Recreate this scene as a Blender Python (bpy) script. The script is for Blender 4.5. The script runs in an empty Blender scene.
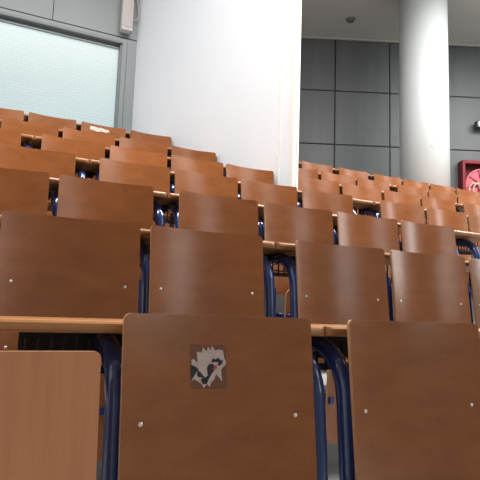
import bpy, bmesh, math, random
from mathutils import Vector, Matrix
from mathutils.geometry import tessellate_polygon
random.seed(4)
C = bpy.context.scene.collection
SC = bpy.context.scene
PI = math.pi
# ---------------------------------------------------------------- measures
R = 0.85            # row spacing
D1 = 1.3448         # distance of the front row
H1 = -0.0108        # top of its backrests (camera height = 0)
RISE = 0.357
SEAT_H = 1.07       # backrest top above its own terrace
PW = 0.522          # backrest width
NAMES = ['', 'front', 'second', 'third', 'fourth', 'fifth', 'sixth', 'topmost']
def rowY(k): return D1 + (k-1)*R
def rowZ(k): return H1 + (k-1)*RISE
def floorZ(k): return rowZ(k) - SEAT_H

# ---------------------------------------------------------------- materials
def mat(name):
    m = bpy.data.materials.new(name); m.use_nodes = True
    nt = m.node_tree; return m, nt, nt.nodes['Principled BSDF']
def simple(name, col, rough=.5, metal=0, coat=0, noise=0, scale=8, bump=0):
    m, nt, p = mat(name)
    p.inputs['Base Color'].default_value = (*col, 1)
    p.inputs['Roughness'].default_value = rough
    p.inputs['Metallic'].default_value = metal
    p.inputs['Coat Weight'].default_value = coat
    if noise or bump:
        tc = nt.nodes.new('ShaderNodeTexCoord'); n = nt.nodes.new('ShaderNodeTexNoise')
        n.inputs['Scale'].default_value = scale; n.inputs['Detail'].default_value = 5
        nt.links.new(tc.outputs['Object'], n.inputs['Vector'])
        if noise:
            r = nt.nodes.new('ShaderNodeMapRange')
            r.inputs['To Min'].default_value = 1-noise; r.inputs['To Max'].default_value = 1+noise
            nt.links.new(n.outputs['Fac'], r.inputs['Value'])
            v = nt.nodes.new('ShaderNodeVectorMath'); v.operation = 'SCALE'
            v.inputs[0].default_value = col
            nt.links.new(r.outputs['Result'], v.inputs['Scale'])
            nt.links.new(v.outputs['Vector'], p.inputs['Base Color'])
        if bump:
            b = nt.nodes.new('ShaderNodeBump'); b.inputs['Strength'].default_value = bump
            b.inputs['Distance'].default_value = .01
            nt.links.new(n.outputs['Fac'], b.inputs['Height']); nt.links.new(b.outputs['Normal'], p.inputs['Normal'])
    return m
def wood(name, dark, light, rough=.38, stretch=(3.0, 6, 8), coat=.25, vary=.12):
    """lacquered plywood: cloudy tone plus fine stretched grain, each board a little different"""
    m, nt, p = mat(name)
    N, L = nt.nodes.new, nt.links.new
    tc = N('ShaderNodeTexCoord'); oi = N('ShaderNodeObjectInfo')
    off = N('ShaderNodeVectorMath'); off.operation = 'SCALE'; off.inputs[0].default_value = (17, 9, 13)
    L(oi.outputs['Random'], off.inputs['Scale'])
    add = N('ShaderNodeVectorMath'); add.operation = 'ADD'
    L(tc.outputs['Object'], add.inputs[0]); L(off.outputs['Vector'], add.inputs[1])
    mp = N('ShaderNodeMapping'); mp.inputs['Scale'].default_value = stretch
    L(add.outputs['Vector'], mp.inputs['Vector'])
    n1 = N('ShaderNodeTexNoise'); n1.inputs['Scale'].default_value = 2.2; n1.inputs['Detail'].default_value = 6
    n2 = N('ShaderNodeTexNoise'); n2.inputs['Scale'].default_value = 22; n2.inputs['Detail'].default_value = 8; n2.inputs['Roughness'].default_value = .7
    L(mp.outputs['Vector'], n1.inputs['Vector']); L(mp.outputs['Vector'], n2.inputs['Vector'])
    mx = N('ShaderNodeMix'); mx.data_type = 'FLOAT'; mx.inputs[0].default_value = .45
    L(n1.outputs['Fac'], mx.inputs[2]); L(n2.outputs['Fac'], mx.inputs[3])
    cr = N('ShaderNodeValToRGB'); e = cr.color_ramp.elements
    e[0].position = .30; e[0].color = (*dark, 1); e[1].position = .72; e[1].color = (*light, 1)
    L(mx.outputs[0], cr.inputs['Fac'])
    mr = N('ShaderNodeMapRange'); mr.inputs['To Min'].default_value = 1-vary; mr.inputs['To Max'].default_value = 1+vary
    L(oi.outputs['Random'], mr.inputs['Value'])
    sc = N('ShaderNodeVectorMath'); sc.operation = 'SCALE'
    L(cr.outputs['Color'], sc.inputs[0]); L(mr.outputs['Result'], sc.inputs['Scale'])
    L(sc.outputs['Vector'], p.inputs['Base Color'])
    p.inputs['Roughness'].default_value = rough
    p.inputs['Coat Weight'].default_value = coat; p.inputs['Coat Roughness'].default_value = .22
    b = N('ShaderNodeBump'); b.inputs['Strength'].default_value = .06; b.inputs['Distance'].default_value = .003
    L(n2.outputs['Fac'], b.inputs['Height']); L(b.outputs['Normal'], p.inputs['Normal'])
    return m
M = {}
M['ply'] = wood('cherry_plywood', (.205, .063, .0165), (.30, .104, .031), .21, coat=.0)
M['ply_edge'] = simple('plywood_edge', (.36, .18, .085), .45, noise=.2, scale=60)
M['pale_ply'] = wood('pale_plywood', (.50, .195, .085), (.60, .255, .12), .5, (22, 6, .9), 0, 0)
M['desk'] = wood('desk_wood', (.31, .12, .032), (.44, .19, .058), .36, (1, 8, 8), .4, .05)
M['blue'] = simple('blue_enamel', (.017, .038, .145), .2, 0, .8)
M['black'] = simple('black_wire', (.008, .008, .009), .5)
M['steel'] = simple('bolt_steel', (.75, .73, .7), .28, 1)
M['white'] = simple('white_plaster', (.78, .81, .85), .6, 0, 0, .02, 3, .04)
M['cream'] = simple('cream_trim', (.80, .79, .73), .5, 0, 0, .04, 6)
M['grey_panel'] = simple('grey_metal_panel', (.23, .262, .268), .42, 0, 0, .06, 1.5)
M['grey_frame'] = simple('grey_frame', (.17, .195, .20), .42, 0, 0, .04, 3)
M['seam'] = simple('dark_seam', (.03, .032, .034), .7)
M['strip'] = simple('pale_strip', (.55, .56, .54), .4)
M['ceiling'] = simple('ceiling_plaster', (.56, .545, .52), .8, 0, 0, .05, 1.2)
M['concrete'] = simple('grey_floor', (.30, .30, .29), .6, 0, 0, .15, 5, .1)
M['pillar'] = simple('pillar_paint', (.66, .70, .71), .45, 0, 0, .05, 2.5, .03)
M['mark'] = simple('pencil_mark', (.60, .60, .60), .7)
M['speaker'] = simple('speaker_shell', (.60, .57, .56), .5)
M['grille'] = simple('speaker_grille', (.50, .47, .46), .7, 0, 0, .15, 160, .3)
M['cable'] = simple('grey_cable', (.42, .43, .41), .5)
M['red'] = simple('red_enamel', (.23, .005, .016), .5)
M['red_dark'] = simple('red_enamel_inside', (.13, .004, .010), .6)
M['reel'] = simple('pinkish_red_reel', (.75, .16, .20), .25, 0, .5)
M['hose'] = simple('canvas_hose', (.62, .56, .44), .7, 0, 0, .15, 40)
M['lampbody'] = simple('lamp_body', (.03, .03, .032), .4)
M['lampglass'] = simple('lamp_glass', (.85, .85, .83), .15)
M['paper'] = simple('torn_paper', (.50, .38, .34), .8, 0, 0, .22, 90)
M['glue'] = simple('glue_residue', (.15, .048, .018), .55)
M['ink'] = simple('black_ink', (.008, .008, .008), .5)
M['redink'] = simple('red_ink', (.45, .05, .03), .5)
M['palesticker'] = simple('pale_sticker', (.62, .58, .50), .7, 0, 0, .35, 60)
M['detector'] = simple('detector_plastic', (.16, .16, .155), .5)

def tile_mat():
    m, nt, p = mat('grey_cladding')
    N, L = nt.nodes.new, nt.links.new
    tc = N('ShaderNodeTexCoord'); n = N('ShaderNodeTexNoise'); n.inputs['Scale'].default_value = .8; n.inputs['Detail'].default_value = 6
    mp = N('ShaderNodeMapping'); mp.inputs['Scale'].default_value = (3, 1, .5)
    L(tc.outputs['Object'], mp.inputs['Vector']); L(mp.outputs['Vector'], n.inputs['Vector'])
    cr = N('ShaderNodeValToRGB'); e = cr.color_ramp.elements
    e[0].position = .3; e[0].color = (.105, .118, .120, 1); e[1].position = .7; e[1].color = (.145, .16, .162, 1)
    L(n.outputs['Fac'], cr.inputs['Fac']); L(cr.outputs['Color'], p.inputs['Base Color'])
    p.inputs['Roughness'].default_value = .45
    return m
M['tile'] = tile_mat()
def window_mat():
    """frosted glass lit from outside, with its pressed pattern of short dashes"""
    m, nt, p = mat('frosted_lit_glass')
    N, L = nt.nodes.new, nt.links.new
    tc = N('ShaderNodeTexCoord'); mp = N('ShaderNodeMapping')
    mp.inputs['Rotation'].default_value = (PI/2, 0, 0)
    L(tc.outputs['Object'], mp.inputs['Vector'])
    br = N('ShaderNodeTexBrick'); br.inputs['Scale'].default_value = 1
    br.inputs['Brick Width'].default_value = .11; br.inputs['Row Height'].default_value = .042
    br.inputs['Mortar Size'].default_value = .007; br.inputs['Mortar Smooth'].default_value = 1; br.offset = .5
    br.inputs['Color1'].default_value = (.475, .57, .57, 1); br.inputs['Color2'].default_value = (.50, .59, .585, 1)
    br.inputs['Mortar'].default_value = (.405, .51, .515, 1)
    L(mp.outputs['Vector'], br.inputs['Vector'])
    n = N('ShaderNodeTexNoise'); n.inputs['Scale'].default_value = .9; L(tc.outputs['Object'], n.inputs['Vector'])
    mr = N('ShaderNodeMapRange'); mr.inputs['To Min'].default_value = .93; mr.inputs['To Max'].default_value = 1.07
    L(n.outputs['Fac'], mr.inputs['Value'])
    L(br.outputs['Color'], p.inputs['Emission Color']); L(mr.outputs['Result'], p.inputs['Emission Strength'])
    p.inputs['Base Color'].default_value = (.05, .06, .06, 1); p.inputs['Roughness'].default_value = .3
    return m
M['glass'] = window_mat()
def blind_mat():
    m, nt, p = mat('thin_shade')
    t = nt.nodes.new('ShaderNodeBsdfTransparent'); t.inputs['Color'].default_value = (.90, .925, .93, 1)
    nt.links.new(t.outputs[0], nt.nodes['Material Output'].inputs['Surface'])
    return m

# ---------------------------------------------------------------- helpers
def box(bm, x0, x1, y0, y1, z0, z1, mi=0):
    v = [bm.verts.new(p) for p in [(x0,y0,z0),(x1,y0,z0),(x1,y1,z0),(x0,y1,z0),(x0,y0,z1),(x1,y0,z1),(x1,y1,z1),(x0,y1,z1)]]
    for f in [(0,3,2,1),(4,5,6,7),(0,1,5,4),(1,2,6,5),(2,3,7,6),(3,0,4,7)]:
        bm.faces.new([v[i] for i in f]).material_index = mi
def prism(bm, poly, z0, z1):
    """vertical prism over a plan polygon (counter-clockwise)"""
    a = [bm.verts.new((x, y, z0)) for x, y in poly]; b = [bm.verts.new((x, y, z1)) for x, y in poly]
    n = len(poly); bm.faces.new(a[::-1]); bm.faces.new(b)
    for i in range(n): bm.faces.new([a[i], a[(i+1) % n], b[(i+1) % n], b[i]])
def tube(bm, pts, r, seg=10, cap=True):
    pts = [Vector(p) for p in pts]; rings = []; up = None
    for i, p in enumerate(pts):
        t = (pts[min(i+1, len(pts)-1)] - pts[max(i-1, 0)]).normalized()
        if up is None:
            up = Vector((1, 0, 0)) if abs(t.x) < .9 else Vector((0, 1, 0))
        a = (up - t*up.dot(t)).normalized(); up = a; b = t.cross(a)
        rings.append([bm.verts.new(p + r*(math.cos(2*PI*k/seg)*a + math.sin(2*PI*k/seg)*b)) for k in range(seg)])
    for q, s in zip(rings, rings[1:]):
        for k in range(seg):
            f = bm.faces.new([q[k], q[(k+1) % seg], s[(k+1) % seg], s[k]]); f.smooth = True
    if cap: bm.faces.new(rings[0][::-1]); bm.faces.new(rings[-1])
def build(name, bm, mats, parent=None, loc=(0,0,0)):
    bmesh.ops.recalc_face_normals(bm, faces=bm.faces)
    me = bpy.data.meshes.new(name); bm.to_mesh(me); bm.free()
    for m in (mats if isinstance(mats, (list, tuple)) else [mats]): me.materials.append(m)
    o = bpy.data.objects.new(name, me); C.objects.link(o); o.location = loc
    if parent: o.parent = parent
    return o
def bevel(o, w, seg=2):
    b = o.modifiers.new('bevel', 'BEVEL'); b.width = w; b.segments = seg; b.limit_method = 'ANGLE'; b.angle_limit = math.radians(40)
    return o
def tag(o, label, cat, group=None):
    o['label'] = label; o['category'] = cat
    if group: o['group'] = group
    return o
def thing(name, label, cat, loc=(0,0,0), group=None, rotz=0):
    o = bpy.data.objects.new(name, None); o.empty_display_size = .1; C.objects.link(o)
    o.location = loc; o.rotation_euler = (0, 0, rotz)
    return tag(o, label, cat, group)
def struct(name, bm, m, loc=(0,0,0), parent=None):
    o = build(name, bm, m, parent, loc)
    if parent is None: o['kind'] = 'structure'
    return o
def turned(o, ax, ay, ang):
    """give an upright mesh built in world space its own turned frame at (ax, ay)"""
    mw_ = Matrix.Translation((ax, ay, 0)) @ Matrix.Rotation(ang, 4, 'Z')
    o.data.transform(mw_.inverted()); o.matrix_world = mw_
    return o
def copy_tree(o, parent=None):
    c = o.copy(); C.objects.link(c); c.parent = parent
    for ch in [x for x in C.objects if x.parent == o]: copy_tree(ch, c)
    return c

# ---------------------------------------------------------------- tip-up seats
# local frame: origin on the terrace under the backrest's top edge; y away from the sitter
SAG, LEAN, TH = .038, .108, .013
def surf(x, z, w=PW, sag=SAG, top=SEAT_H):
    """front face of the backrest at local x, z"""
    return sag*(1-(2*x/w)**2) - (top-z)*LEAN
def panel(w, h, sag, th, rad, yfun, zt):
    bm = bmesh.new(); hw = w/2
    xs = sorted(set([round(s*(hw - rad*(1-math.cos(a))), 5) for s in (-1, 1) for a in [i*PI/2/5 for i in range(6)]] + [round(-hw+rad+(w-2*rad)*i/14, 5) for i in range(15)]))
    NR = 7; F = []; B = []
    for x in xs:
        d = hw-abs(x); c = 0
        if d < rad: c = rad - math.sqrt(max(0, rad*rad-(rad-d)**2))
        zz = [zt-c, zt-max(c, rad)-.001] + [zt - rad - .001 - (h-2*rad-.002)*j/(NR-3) for j in range(1, NR-2)] + [zt-h+c]
        F.append([bm.verts.new((x, yfun(x, z), z)) for z in zz]); B.append([bm.verts.new((x, yfun(x, z)+th, z)) for z in zz])
    n = len(xs); m = len(F[0])
    for i in range(n-1):
        for j in range(m-1):
            f = bm.faces.new([F[i][j], F[i][j+1], F[i+1][j+1], F[i+1][j]]); f.smooth = True
            f = bm.faces.new([B[i][j], B[i+1][j], B[i+1][j+1], B[i][j+1]]); f.smooth = True
        for j in (0, m-1):
            f = bm.faces.new([F[i][j], F[i+1][j], B[i+1][j], B[i][j]]); f.material_index = 1
    for i in (0, n-1):
        for j in range(m-1):
            f = bm.faces.new([F[i][j], B[i][j], B[i][j+1], F[i][j+1]]); f.material_index = 1
    bmesh.ops.remove_doubles(bm, verts=bm.verts, dist=1e-5)
    return bm
def sharp_edges(o):
    for e in o.data.edges: pass
    bm = bmesh.new(); bm.from_mesh(o.data)
    for e in bm.edges:
        if len(e.link_faces) == 2 and e.link_faces[0].material_index != e.link_faces[1].material_index: e.smooth = False
    bm.to_mesh(o.data); bm.free()
def make_seat(label, pale=False):
    t = thing('tip_up_seat', label, 'seat')
    if not pale:
        b = build('backrest', panel(PW, .56, SAG, TH, .018, surf, SEAT_H), [M['ply'], M['ply_edge']], t)
    else:
        b = build('backrest', panel(PW, .50, .004, .018, .015, lambda x, z: surf(x, z, sag=.004)-.004, SEAT_H-.091), [M['pale_ply'], M['ply_edge']], t)
        b['label'] = 'pale replacement board with straight vertical grain, hung lower'
    sharp_edges(b)
    if not pale:
        for z in (SEAT_H-.262, SEAT_H-.497):
            for x in (-PW/2+.049, PW/2-.052):
                bm = bmesh.new(); bmesh.ops.create_uvsphere(bm, u_segments=12, v_segments=8, radius=.0058)
                for v in bm.verts: v.co.y *= .5
                for f in bm.faces: f.smooth = True
                build('bolt', bm, M['steel'], t, (x, surf(x, z)-.0005, z))
    # folded seat pan in front of the lower backrest
    zp = SEAT_H-.55
    pan = build('seat_pan', panel(.30, .36, .02, .014, .045, lambda x, z: .018*(1-(2*x/.30)**2)-.115 + (zp-z)*.05, zp), [M['ply'], M['ply_edge']], t)
    sharp_edges(pan)
    # blue crossbar that carries backrest and hinge
    bm = bmesh.new()
    box(bm, -.27, .27, -.035, -.01, SEAT_H-.74, SEAT_H-.70)
    for s in (-1, 1):
        box(bm, s*.13-.012, s*.13+.012, -.115, -.02, SEAT_H-.735, SEAT_H-.705)
        box(bm, s*.20-.012, s*.20+.012, -.055, -.03, SEAT_H-.74, SEAT_H-.54)
    bevel(build('hinge_bracket', bm, M['blue'], t), .003)
    return t
ROWS = {  # row: (centres left of the white wall, centres right of it)
    1: [.037, .620, 1.293],
    2: [.356, .924, 1.627, 2.196, 2.762],
    3: [.086, .659, 1.341, 1.910, 2.479, 3.042],
    4: [.345, 1.035, 1.600, 2.156, 2.732, 3.572, 4.136, 4.690],
    5: [.036, .718, 1.285, 1.848, 2.404, 3.207, 3.776, 4.348, 4.905, 5.579],
    6: [.426, .990, 1.559, 2.130, 3.508, 4.080, 4.636, 5.306, 5.861, 6.420],
    7: [.150, .721, 1.300, 1.880, 4.328, 4.971, 5.616, 6.182, 6.752, 7.324]}
SPLIT = {5: 5, 6: 4, 7: 4}
ORD = ['first', 'second', 'third', 'fourth', 'fifth', 'sixth', 'seventh', 'eighth', 'ninth', 'tenth']
def block_dz(k, right): return 0 if k < 7 else (.012 if right else .018)
def seat_label(k, i):
    n = len(ROWS[k]); sp = SPLIT.get(k)
    if (k, i) == (1, 0): return 'seat with a paler, lower backrest board at the bottom left corner'
    if (k, i) == (1, 1): return 'front brown plywood seat with a torn white and black sticker on its backrest'
    if (k, i) == (1, 2): return 'front brown plywood seat at the bottom right, right of the stickered one'
    if (k, i) == (7, 2): return 'topmost row seat with a pale worn sticker on its backrest, below the window frame'
    if sp is None:
        if i == 0: return 'brown plywood seat at the left picture edge in the %s row from the front' % NAMES[k]
        if i == n-1: return 'brown plywood seat at the right picture edge in the %s row from the front' % NAMES[k]
        return 'brown plywood seat, %s from the left in the %s row up from the front' % (ORD[i], NAMES[k])
    if i < sp:
        if i == sp-1: return 'brown plywood seat in the %s row touching the left side of the white wall' % NAMES[k]
        return 'brown plywood seat, %s from the left in the %s row' % (ORD[i], NAMES[k])
    j = i-sp
    if j == 0: return 'brown plywood seat just right of the white wall corner in the %s row' % NAMES[k]
    if i == n-1: return 'brown plywood seat at the right picture edge in the %s row' % NAMES[k]
    return 'brown plywood seat, %s in the %s row right of the white wall' % (ORD[j], NAMES[k])
proto = None
SEATS = {}
for k in range(1, 8):
    for i, x in enumerate(ROWS[k]):
        if (k, i) == (1, 0): s = make_seat(seat_label(k, i), True)
        elif proto is None: s = proto = make_seat(seat_label(k, i))
        else: s = copy_tree(proto)
        s['label'] = seat_label(k, i)
        s['group'] = 'plywood tip-up seats in the raked rows'
        s.scale.x = 1.03 if k == 1 and i else 1
        dz = block_dz(k, k in SPLIT and i >= SPLIT[k])
        s.location = (x, rowY(k), floorZ(k)+dz)
        SEATS[(k, i)] = s

# stickers: flat shapes lying on the backrest's face
def decal(name, polys, m, parent, cx, cz, lift):
    bm = bmesh.new()
    for poly in polys:
        vs_ = [bm.verts.new((cx+x, 0, cz+z)) for x, z in poly]
        for t in tessellate_polygon([[Vector((x, z, 0)) for x, z in poly]]):
            bm.faces.new([vs_[i] for i in t])
    for i in range(-30, 31):
        bmesh.ops.bisect_plane(bm, geom=bm.verts[:]+bm.edges[:]+bm.faces[:], plane_co=(i*.009, 0, 0), plane_no=(1, 0, 0))
    for v in bm.verts: v.co.y = surf(v.co.x, v.co.z)-lift
    bmesh.ops.recalc_face_normals(bm, faces=bm.faces)
    o = build(name, bm, m, parent)
    sd = o.modifiers.new('thickness', 'SOLIDIFY'); sd.thickness = .0003; sd.offset = 0
    return o
ts = SEATS[(1, 1)]
scx, scz = -.030, SEAT_H-.134
def px(l): # sticker drawing in its own 80-unit square seen from the front
    return [((u-39)/80*.228, -(v-37)/80*.212) for u, v in l]
residue = decal('sticker', [px([(21,15),(56,16),(57,58),(22,57)])], M['glue'], ts, scx, scz, .0004)
residue['label'] = 'torn white and black sticker remains'
white = px([(22,30),(24,29),(28,33),(27,22),(32,23),(33,18),(37,22),(38,17),(41,21),(42,16),(45,21),(49,20),(53,21),(54,28),(56,32),(55,36),(53,37),(51,40),(52,51),(48,46),(46,44),(44,49),(41,52),(40,56),(37,53),(34,57),(32,53),(28,50),(24,48),(22,51),(24,44),(26,41),(22,36)])
decal('torn_paper', [white], M['paper'], residue, scx, scz, .0012)
decal('black_print', [px([(21,34),(27,37),(30,42),(27,41),(24,46),(22,49)]), px([(27,42),(30,41),(35,47),(38,45),(37,38),(39,34),(43,34),(46,38),(42,43),(39,48),(38,50),(37,53),(33,53),(31,49),(33,47),(28,46)]),
     px([(41,33),(43,28),(45,30),(48,28),(51,31),(53,30),(52,34),(49,36),(47,35),(49,33),(45,32)])], M['ink'], residue, scx, scz, .0018)
decal('red_print', [px([(43,36),(46,35),(47,38),(44,40),(42,39),(44,38)])], M['redink'], residue, scx, scz, .0024)
t7 = SEATS[(7, 2)]
ps = decal('sticker', [[(-.135,.030),(-.09,.034),(-.04,.026),(.0,.032),(.05,.018),(.085,.016),(.095,-.004),(.06,-.020),(.0,-.014),(-.05,-.026),(-.10,-.016),(-.138,-.014)]], M['palesticker'], t7, -.02, SEAT_H-.062, .0005)
ps['label'] = 'pale worn paper sticker'

# ---------------------------------------------------------------- desks behind the rows
WALL_A = Vector((1.884, 7.43)); WALL_B = Vector((2.778, 4.60))      # face of the white wall in plan
def wallX(y): return WALL_A.x + (WALL_B.x-WALL_A.x)*(y-WALL_A.y)/(WALL_B.y-WALL_A.y)
DT, DTH, DY0, DY1 = .012, .031, .05, .335
TR = .0285
def desktop_bm(x0, x1, slant):
    """board with rounded nose; plan corners rounded; slant = shift of the right back corner"""
    bm = bmesh.new(); y0, y1, r = DY0, DY1, .012
    z1, z0 = SEAT_H-DT, SEAT_H-DT-DTH; c = .02
    prof = []
    for i in range(7):
        a = PI/2 + PI*i/6; rr = DTH/2
        prof.append((y0+rr*.7+rr*.7*math.cos(a), (z0+z1)/2 + rr*math.sin(a)))
    prof = [(y1, z1)] + prof + [(y1, z0)]
    xs = [x0, x0+.004, x0+.012, x0+.02, x1-.02, x1-.012, x1-.004, x1]
    inset = [.014, .008, .003, 0, 0, .003, .008, .014]
    rings = []
    for x, ins in zip(xs, inset):
        ring = []
        for (y, z) in prof:
            yy = max(y, y0+ins) if y < y1 else y
            xx = x + (slant*(yy-y0)/(y1-y0) if x > (x0+x1)/2 else 0)
            ring.append(bm.verts.new((xx, yy, z)))
        rings.append(ring)
    n = len(prof)
    for a, b in zip(rings, rings[1:]):
        for k in range(n): bm.faces.new([a[k], a[(k+1) % n], b[(k+1) % n], b[k]])
    bm.faces.new(rings[0]); bm.faces.new(rings[-1][::-1])
    return bm
def tube_bm(x, sl=0):
    yv, zt, r = .047, SEAT_H-DT-DTH-TR-.002, .165
    lean = lambda z: yv - .09*(zt-r-max(z, .55))
    pts = [(x, lean(z), z) for z in (0, .3, .5, .58, .7, zt-r)]
    for i in range(1, 9):
        a = PI/2*i/8; pts.append((x, yv+r*(1-math.cos(a)), zt-r+r*math.sin(a)))
    pts.append((x, DY1-.03, zt))
    pts = [(p[0]+sl*max(0, p[1]-yv)/(DY1-yv), p[1], p[2]) for p in pts]
    bm = bmesh.new(); tube(bm, pts, TR, 14)
    box(bm, x-TR, x+TR, lean(0)-.02, lean(0)+(.06 if sl else .18), 0, .008)
    return bm
def rack_bm(x0, x1, plate):
    bm = bmesh.new(); zt = SEAT_H-DT-DTH; zb = SEAT_H-.15; y0, y1 = .165, .325; w = .0032
    box(bm, x0, x1, y1-.03, y1-.024, zt-plate, zt-.001)
    for z in (zb, zb+.012): box(bm, x0, x1, y0-w, y0+w, z-w, z+w)
    n = max(2, int((x1-x0)/.03)); 
    for i in range(n+1):
        x = x0 + (x1-x0)*i/n
        box(bm, x-w/1.3, x+w/1.3, y0-w, y0+w, zb, zt-.02)
        box(bm, x-w/1.3, x+w/1.3, y0, y1, zb-w, zb+w)
    for y in (.22, .27, y1): box(bm, x0, x1, y-w, y+w, zb-w, zb+w)
    for x in (x0, x1): box(bm, x-w, x+w, y1-w, y1+w, zb, zt)
    return bm
def make_desk(k, x0, x1, frames, racks, label, dz, slant=0):
    t = thing('bench_desk', label, 'desk', ((x0+x1)/2, rowY(k), floorZ(k)+dz), 'wooden bench desks behind the seat rows')
    o = -(x0+x1)/2
    build('desktop', desktop_bm(x0+o, x1+o, slant), M['desk'], t)
    for f in frames: build('leg', tube_bm(f+o, slant if slant and f == frames[-1] else 0), M['blue'], t)
    for a, b in racks: build('wire_rack', rack_bm(a+o, b+o, .085 if k == 1 else .05), M['black'], t)
    return t
HW = PW/2
for k in range(1, 8):
    cs = ROWS[k]; sp = SPLIT.get(k)
    blocks = [cs] if sp is None else [cs[:sp], cs[sp:]]
    for bi, b in enumerate(blocks):
        dz = block_dz(k, bi == 1)
        mods = [[b[0]]]
        for p, q in zip(b, b[1:]):
            (mods.append([q]) if q-p-PW > .075 else mods[-1].append(q))
        xe = b[0]-HW
        for mi, m in enumerate(mods):
            first, last = mi == 0, mi == len(mods)-1
            atwall = sp is not None and bi == 0 and last
            x0 = m[0]-HW-(.55 if (first and bi == 0) else .03) if first else start
            fr = [] if first else [m[0]-HW+(.018 if k == 1 else .03)]
            if first: fr.append(m[0]-HW-.03+(.032 if bi else 0))
            fr += [(p+q)/2+.036 - (.008 if k == 1 else 0) for p, q in zip(m, m[1:])]
            if last:
                if atwall: x1 = min(m[-1]+HW+.045, wallX(rowY(k)+DY0)-.01); fr.append(min(m[-1]+HW+.012, wallX(rowY(k)+.047)-.042))
                elif k == 3: x1 = m[-1]+HW+.55; fr += [m[-1]+HW+.06, m[-1]+HW+.305]
                elif k == 1 or k == 4 or k==2: x1 = m[-1]+HW+.35; fr.append(m[-1]+HW+.055)
                else: x1 = m[-1]+HW+.10; fr.append(m[-1]+HW+.055)
            else:
                nx = mods[mi+1][0]-HW; g = nx-(m[-1]+HW)
                lt = m[-1]+HW+(.062 if k == 1 else .066 if g > .1 else .022)
                x1 = lt+TR+.008 if g < .25 else nx-.03
                fr.append(lt); start = x1+.004
            slant = (wallX(rowY(k)+DY1)-wallX(rowY(k)+DY0)) if atwall else 0
            racks = []
            for f in fr:
                a, c = max(x0+.01, f-.21), min(x1-.01+min(slant, 0), f+.2)
                if racks and a < racks[-1][1]+.02: racks[-1] = (racks[-1][0], c)
                elif c-a > .03: racks.append((a, c))
            pos = '' if len(mods) == 1 else (' leftmost section' if first else (' rightmost section' if last else ' section %s from the left' % ORD[mi]))
            side = '' if sp is None else (' left of the white wall' if bi == 0 else ' right of the white wall')
            make_desk(k, x0, x1, fr, racks, 'bench desk behind the %s row%s%s' % (NAMES[k], side, ',' + pos if pos else ''), dz-(.009 if k == 1 else 0), slant)

# ---------------------------------------------------------------- the setting
ZC = 6.04
K = ZC/3.6
T_A = Vector((3.692, 5.813))*K; T_B = Vector((5.815, 4.863))*K
TD = (T_B-T_A).normalized(); TN = Vector((TD.y, -TD.x))      # TN points into the room
if TN.y > 0: TN = -TN
XL, XR = -4.0, 13.0
# terraced floor
bm = bmesh.new()
front = [(-7, floorZ(1)-RISE)] + [(rowY(k)-R+.135, floorZ(k)) for k in range(1, 9)]
for i, (y, z) in enumerate(front):
    y1 = front[i+1][0] if i+1 < len(front) else 12.5
    box(bm, XL, XR, y, y1, floorZ(1)-RISE-.3, z)
struct('floor', bm, M['concrete'])
bm = bmesh.new(); box(bm, XL, XR, -7, 13, ZC, ZC+.15); struct('ceiling', bm, M['ceiling'])

# wall with the frosted window, behind the left block
WY = 7.43
bm = bmesh.new()
box(bm, XL, 1.90, WY, WY+.25, 3.735, ZC)             # cladding above the window
box(bm, 1.68, 1.90, WY, WY+.25, floorZ(8), 3.735)        # post right of the window
box(bm, XL, 1.68, WY, WY+.25, floorZ(8), 1.30)        # parapet below
struct('wall_back', bm, M['grey_panel'])
bm = bmesh.new()
box(bm, XL, 1.884, WY-.004, WY, 3.785, 3.797)
for x in (-1.2, .725): box(bm, x-.005, x+.005, WY-.004, WY, 3.797, ZC)
box(bm, 1.745, 1.749, WY-.004, WY, floorZ(8), 3.735)
struct('trim_1', bm, M['seam'])
w = bpy.data.objects.new('window_1', None); w['kind'] = 'structure'; C.objects.link(w); w.location = (0, WY, 0)
bm = bmesh.new()
box(bm, XL, 1.68, -.012, .16, 3.70, 3.735); box(bm, XL, 1.68, .09, .16, 3.655, 3.70); box(bm, 1.655, 1.68, .02, .16, 1.30, 3.70)
box(bm, XL, 1.68, .02, .16, 1.30, 1.35); box(bm, -1.9, -1.85, .06, .16, 1.35, 3.66)
build('window_frame', bm, M['grey_frame'], w)
bm = bmesh.new(); box(bm, XL, 1.66, .075, .09, 3.655, 3.668); build('window_trim', bm, M['strip'], w)
bm = bmesh.new(); box(bm, XL, 1.66, .12, .13, 1.35, 3.66); build('window_pane', bm, M['glass'], w)

# the white wall: runs diagonally down along the row ends
d = (WALL_B-WALL_A).normalized(); nrm = Vector((-d.y, d.x))
if nrm.x < 0: nrm = -nrm
def plan(a, s, t): return tuple(a + d*s + nrm*t)
L_ = (WALL_B-WALL_A).length
bm = bmesh.new(); prism(bm, [plan(WALL_A, 0, 0), plan(WALL_A, L_, 0), plan(WALL_A, L_, .055), plan(WALL_A, 0, .055)], -1.0, ZC)
turned(struct('wall_left', bm, M['white']), WALL_A.x, WALL_A.y, math.atan2(d.y, d.x))
bm = bmesh.new()
prism(bm, [plan(WALL_B, -.02, -.012), plan(WALL_B, .035, -.012), plan(WALL_B, .035, .035), plan(WALL_B, -.02, .0)], -1.0, ZC)
prism(bm, [plan(WALL_B, .0, .040), plan(WALL_B, .04, .040), plan(WALL_B, .04, .066), plan(WALL_B, .0, .066)], -1.0, ZC)
prism(bm, [plan(WALL_B, -.17, -.008), plan(WALL_B, -.155, -.008), plan(WALL_B, -.155, .01), plan(WALL_B, -.17, .01)], -1.0, ZC)
turned(struct('trim_2', bm, M['cream']), WALL_A.x, WALL_A.y, math.atan2(d.y, d.x))
# side wall beyond it
bm = bmesh.new(); box(bm, 1.90, 2.1, WY, 12.3, 0, ZC); struct('wall_inner', bm, M['grey_panel'])

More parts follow.
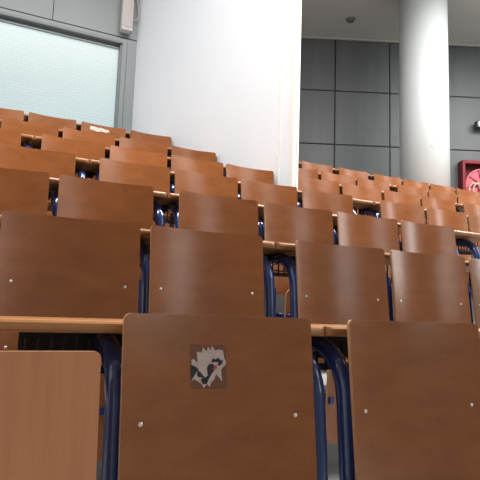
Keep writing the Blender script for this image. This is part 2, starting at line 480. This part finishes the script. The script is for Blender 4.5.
# clad wall behind the right block: tiles 1.2 m with real open joints
def tw(s, z, off): p = T_A + TD*s + TN*off; return (p.x, p.y, z)
bm = bmesh.new()
prism(bm, [tuple(T_A+TD*(-5)-TN*.02), tuple(T_A+TD*9-TN*.02), tuple(T_A+TD*9-TN*.3), tuple(T_A+TD*(-5)-TN*.3)], 0, ZC)
turned(struct('wall_far', bm, M['seam']), T_A.x, T_A.y, math.atan2(TD.y, TD.x))
TS = 1.2; s_0 = .395*K; zl = 2.879*K
j = .015
bm = bmesh.new()
zs = [ZC-.03, zl, zl-TS, zl-2*TS, zl-3*TS]
zs = [z for z in zs if z > .5] + [.5]
for i in range(-5, 7):
    a, b = s_0+(i-1)*TS+j, s_0+i*TS-j
    for z1, z0 in zip(zs, zs[1:]):
        v = [bm.verts.new(tw(s, z, off)) for off in (0, -.02) for s, z in ((a, z0+j), (b, z0+j), (b, z1-j), (a, z1-j))]
        bm.faces.new(v[:4]); bm.faces.new(v[4:][::-1])
        for q in range(4): bm.faces.new([v[q], v[(q+1) % 4], v[4+(q+1) % 4], v[4+q]])
turned(struct('wall_cladding', bm, M['tile']), T_A.x, T_A.y, math.atan2(TD.y, TD.x))
bm = bmesh.new()
v = [bm.verts.new(tw(s, z, off)) for off in (.03, -.02) for s, z in ((-5, ZC-.03), (9, ZC-.03), (9, ZC), (-5, ZC))]
bm.faces.new(v[:4]); bm.faces.new(v[4:][::-1])
for q in range(4): bm.faces.new([v[q], v[(q+1) % 4], v[4+(q+1) % 4], v[4+q]])
turned(struct('trim_3', bm, M['strip']), T_A.x, T_A.y, math.atan2(TD.y, TD.x))
bm = bmesh.new(); box(bm, XL-.2, XL, -7, WY, -2, ZC); struct('wall_side', bm, M['white'])
bm = bmesh.new(); box(bm, XL-.2, XR+.2, -7.2, -7, -2, ZC); struct('wall_front', bm, M['grey_panel'])
bm = bmesh.new(); box(bm, XR, XR+.2, -7, 12.5, -2, ZC); struct('wall_right', bm, M['grey_panel'])

# round pillar
PX, PY, PR = 7.17, 7.26, .430
bm = bmesh.new()
bmesh.ops.create_cone(bm, segments=64, radius1=PR, radius2=PR, depth=ZC-floorZ(8), cap_ends=True)
for f in bm.faces: f.smooth = len(f.verts) == 4
pil = build('pillar', bm, M['pillar'], None, (PX, PY, (ZC+floorZ(8))/2))
tag(pil, 'thick round white concrete pillar rising behind the top row', 'pillar')
# small drawn mark on the pillar: ring with three strokes
bm = bmesh.new(); 
ang0 = math.atan2(-PY, -PX) + .40; zc_ = 2.99
def onp(du, dz_, lift=.002): a = ang0 + du/PR; return Vector(((PR+lift)*math.cos(a), (PR+lift)*math.sin(a), dz_))
tube(bm, [onp(.075*math.cos(t*PI/12), .075*math.sin(t*PI/12)) for t in range(25)], .004, 5, False)
for q in range(3):
    a = PI/2+q*2*PI/3; b = a+2*PI/3
    tube(bm, [onp(.075*math.cos(a)*(1-u)+.075*math.cos(b)*u, .075*math.sin(a)*(1-u)+.075*math.sin(b)*u) for u in (0, .33, .66, 1)], .004, 5, False)
mk = build('drawn_mark', bm, M['mark'], pil, (0, 0, zc_-(ZC+floorZ(8))/2))
mk['label'] = 'faint grey ring with a triangle drawn on the paint'

# ---------------------------------------------------------------- things on the walls
def wall_thing(name, label, cat, s, z):
    p = T_A + TD*s; return thing(name, label, cat, (p.x, p.y, z), None, math.atan2(TD.y, TD.x))
# local frame there: x along the wall, -y into the room
CS, CW, CH = 1.988*K, 1.0, 1.0; CTOP = 1.995*K
hc = wall_thing('hose_cabinet', 'open red fire hose cabinet on the grey wall at the right edge', 'fire hose cabinet', CS, CTOP-CH)
DP = .24
bm = bmesh.new()
box(bm, 0, .06, -DP, 0, 0, CH); box(bm, CW-.06, CW, -DP, 0, 0, CH); box(bm, .06, CW-.06, -DP, 0, CH-.07, CH); box(bm, .06, CW-.06, -DP, 0, 0, .06)
bevel(build('frame', bm, M['red'], hc), .006)
bm = bmesh.new(); box(bm, .06, CW-.06, -.02, 0, .06, CH-.07); build('back_panel', bm, M['red_dark'], hc)
RX, RZ, RR = .41, .47, .335
bm = bmesh.new()
bmesh.ops.create_cone(bm, segments=40, radius1=RR*.93, radius2=RR*.93, depth=.012, cap_ends=True, matrix=Matrix.Translation((RX, -.215, RZ)) @ Matrix.Rotation(PI/2, 4, 'X'))
tube(bm, [(RX+RR*math.cos(t*PI/24), -.22, RZ+RR*math.sin(t*PI/24)) for t in range(49)], .02, 8, False)
tube(bm, [(RX+.09*math.cos(t*PI/12), -.226, RZ+.09*math.sin(t*PI/12)) for t in range(25)], .014, 8, False)
reel = build('hose_reel', bm, M['reel'], hc)
bm = bmesh.new()
for q in range(8):
    a = q*PI/4+.2; tube(bm, [(RX+.09*math.cos(a), -.224, RZ+.09*math.sin(a)), (RX+RR*math.cos(a), -.224, RZ+RR*math.sin(a))], .014, 6)
bmesh.ops.create_cone(bm, segments=20, radius1=.05, radius2=.05, depth=.03, cap_ends=True, matrix=Matrix.Translation((RX, -.235, RZ)) @ Matrix.Rotation(PI/2, 4, 'X'))
build('spokes', bm, M['red'], reel)
bm = bmesh.new()
tube(bm, [(RX, -.235, RZ), (RX, -.235, RZ+.2), (RX, -.235, RZ+RR+.06)], .02, 8)
build('arm', bm, M['strip'], reel)
bm = bmesh.new()
for (ox, oz, rx, rz, y) in ((.24, .34, .12, .16, -.27), (.30, .32, .10, .18, -.285), (.42, .31, .06, .20, -.275), (.47, .33, .07, .17, -.29)):
    tube(bm, [(ox+rx*math.cos(PI*t/16), y+.01*math.sin(t), oz+rz*math.sin(PI*t/16)) for t in range(0, 33)], .014, 7, False)
tag(build('fire_hose', bm, M['hose'], None, hc.location), 'pale canvas hose hanging in loops from the red cabinet', 'hose')
C.objects[-1].rotation_euler = hc.rotation_euler
# floodlight
fl = wall_thing('floodlight', 'small black floodlight with a bright glass on the grey wall above the hose cabinet', 'lamp', 2.205*K, 2.465*K)
bm = bmesh.new(); box(bm, -.02, .26, -.20, -.06, -.05, .10); bevel(build('lamp_body', bm, M['lampbody'], fl), .01)
bm = bmesh.new(); box(bm, .015, .235, -.212, -.195, -.03, .08); build('lamp_glass', bm, M['lampglass'], fl)
bm = bmesh.new(); box(bm, .09, .15, -.06, 0, -.03, .03); build('bracket', bm, M['lampbody'], fl)
# detector on the ceiling
bm = bmesh.new()
bmesh.ops.create_cone(bm, segments=24, radius1=.07, radius2=.10, depth=.05, cap_ends=True)
det = build('smoke_detector', bm, M['detector'], None, (4.231*ZC/3.877, 5.571*ZC/3.877, ZC-.025))
tag(det, 'small round pale detector on the grey ceiling', 'smoke detector')
# column loudspeaker at the post
sp_ = thing('column_speaker', 'slim pale grey column loudspeaker on the grey wall beside the white wall', 'loudspeaker', (1.695, WY, 3.84))
bm = bmesh.new(); box(bm, -.078, .078, -.15, -.03, 0, 1.0); bevel(build('body', bm, M['speaker'], sp_), .012)
bm = bmesh.new(); box(bm, -.065, .065, -.158, -.148, .05, .97); build('grille', bm, M['grille'], sp_)
bm = bmesh.new(); box(bm, -.03, .03, -.03, 0, .08, .16); box(bm, -.03, .03, -.03, 0, .8, .88); build('bracket', bm, M['grey_frame'], sp_)
bm = bmesh.new(); bmesh.ops.create_uvsphere(bm, u_segments=10, v_segments=6, radius=.010, matrix=Matrix.Translation((.0, -.158, .045))); build('badge', bm, M['steel'], sp_)
bm = bmesh.new()
tube(bm, [(1.85, WY-.05, 5.2), (1.84, WY-.05, 4.7), (1.83, WY-.06, 4.40), (1.862, WY-.05, 4.27), (1.868, WY-.06, 4.14), (1.845, WY-.07, 4.06), (1.80, WY-.07, 4.05), (1.765, WY-.07, 4.10)], .010, 6)
tag(build('speaker_cable', bm, M['cable']), 'grey cable looping down behind the column loudspeaker', 'cable')

# ---------------------------------------------------------------- light
LAMPS_AND_PANEL = [(-2.0, 2.2, 3.0, .6, 200), (1.4, 2.8, 3.6, .6, 300), (5.2, 2.8, 3.6, .6, 420), (9.2, 3.0, 3.6, .6, 330), (8.2, 5.0, 2.4, .6, 110), (7.4, -2.6, 2.6, 6.6, 190), (11.6, -.8, .5, 5.0, 120)]  # the wide front panel, next to last, is added for gloss on the backrests
wd = bpy.data.worlds.new('world'); SC.world = wd; wd.use_nodes = True
wd.node_tree.nodes['Background'].inputs['Color'].default_value = (.95, .97, 1, 1)
wd.node_tree.nodes['Background'].inputs['Strength'].default_value = .30
def area(name, loc, aim, sx, sy, power, col=(1, 1, 1)):
    l = bpy.data.lights.new(name, 'AREA'); l.shape = 'RECTANGLE'; l.size = sx; l.size_y = sy; l.energy = power; l.color = col
    o = bpy.data.objects.new(name, l); C.objects.link(o); o.location = loc
    o.rotation_euler = (Vector(aim)-Vector(loc)).to_track_quat('-Z', 'Y').to_euler()
    return o
area('added_gloss_light', (12.8, -1.5, 3.6), (0, -1.5, 3.6), 1.6, 3.2, 110, (1, .98, .96))  # unseen area light added for sheen on the backrests; the wall has no opening
area('added_gloss_light', (7.6, -6.8, 3.6), (7.6, 0, 3.6), 2.6, 3.4, 70, (1, .98, .96))  # second added light before the solid front wall, for bright bands on the backrests
for lx, ly, sx, sy, pw in LAMPS_AND_PANEL:
    o = area('ceiling_lamp_or_panel', (lx, ly, ZC-.06), (lx, ly, 0), sx, sy, pw, (1, .975, .95)); o.rotation_euler = (0, 0, 0)
# ---------------------------------------------------------------- camera
F, yaw, pitch, roll = 555.0, .45536, .13107, .0340
f = Vector((math.sin(yaw)*math.cos(pitch), math.cos(yaw)*math.cos(pitch), math.sin(pitch)))
r = f.cross(Vector((0, 0, 1))).normalized(); u = r.cross(f)
r2 = r*math.cos(roll)+u*math.sin(roll); u2 = -r*math.sin(roll)+u*math.cos(roll)
cam = bpy.data.cameras.new('camera'); cam.sensor_width = 36; cam.lens = F/480*36; cam.clip_start = .02
cam.shift_x = -.7/480; cam.shift_y = -.8/480
co = bpy.data.objects.new('camera', cam); C.objects.link(co)
mw = Matrix((r2, u2, -f)).transposed().to_4x4(); co.matrix_world = mw
SC.camera = co
vs = SC.view_settings; vs.view_transform = 'Standard'; vs.look = 'None'; vs.exposure = .14; vs.gamma = 1; vs.use_curve_mapping = False
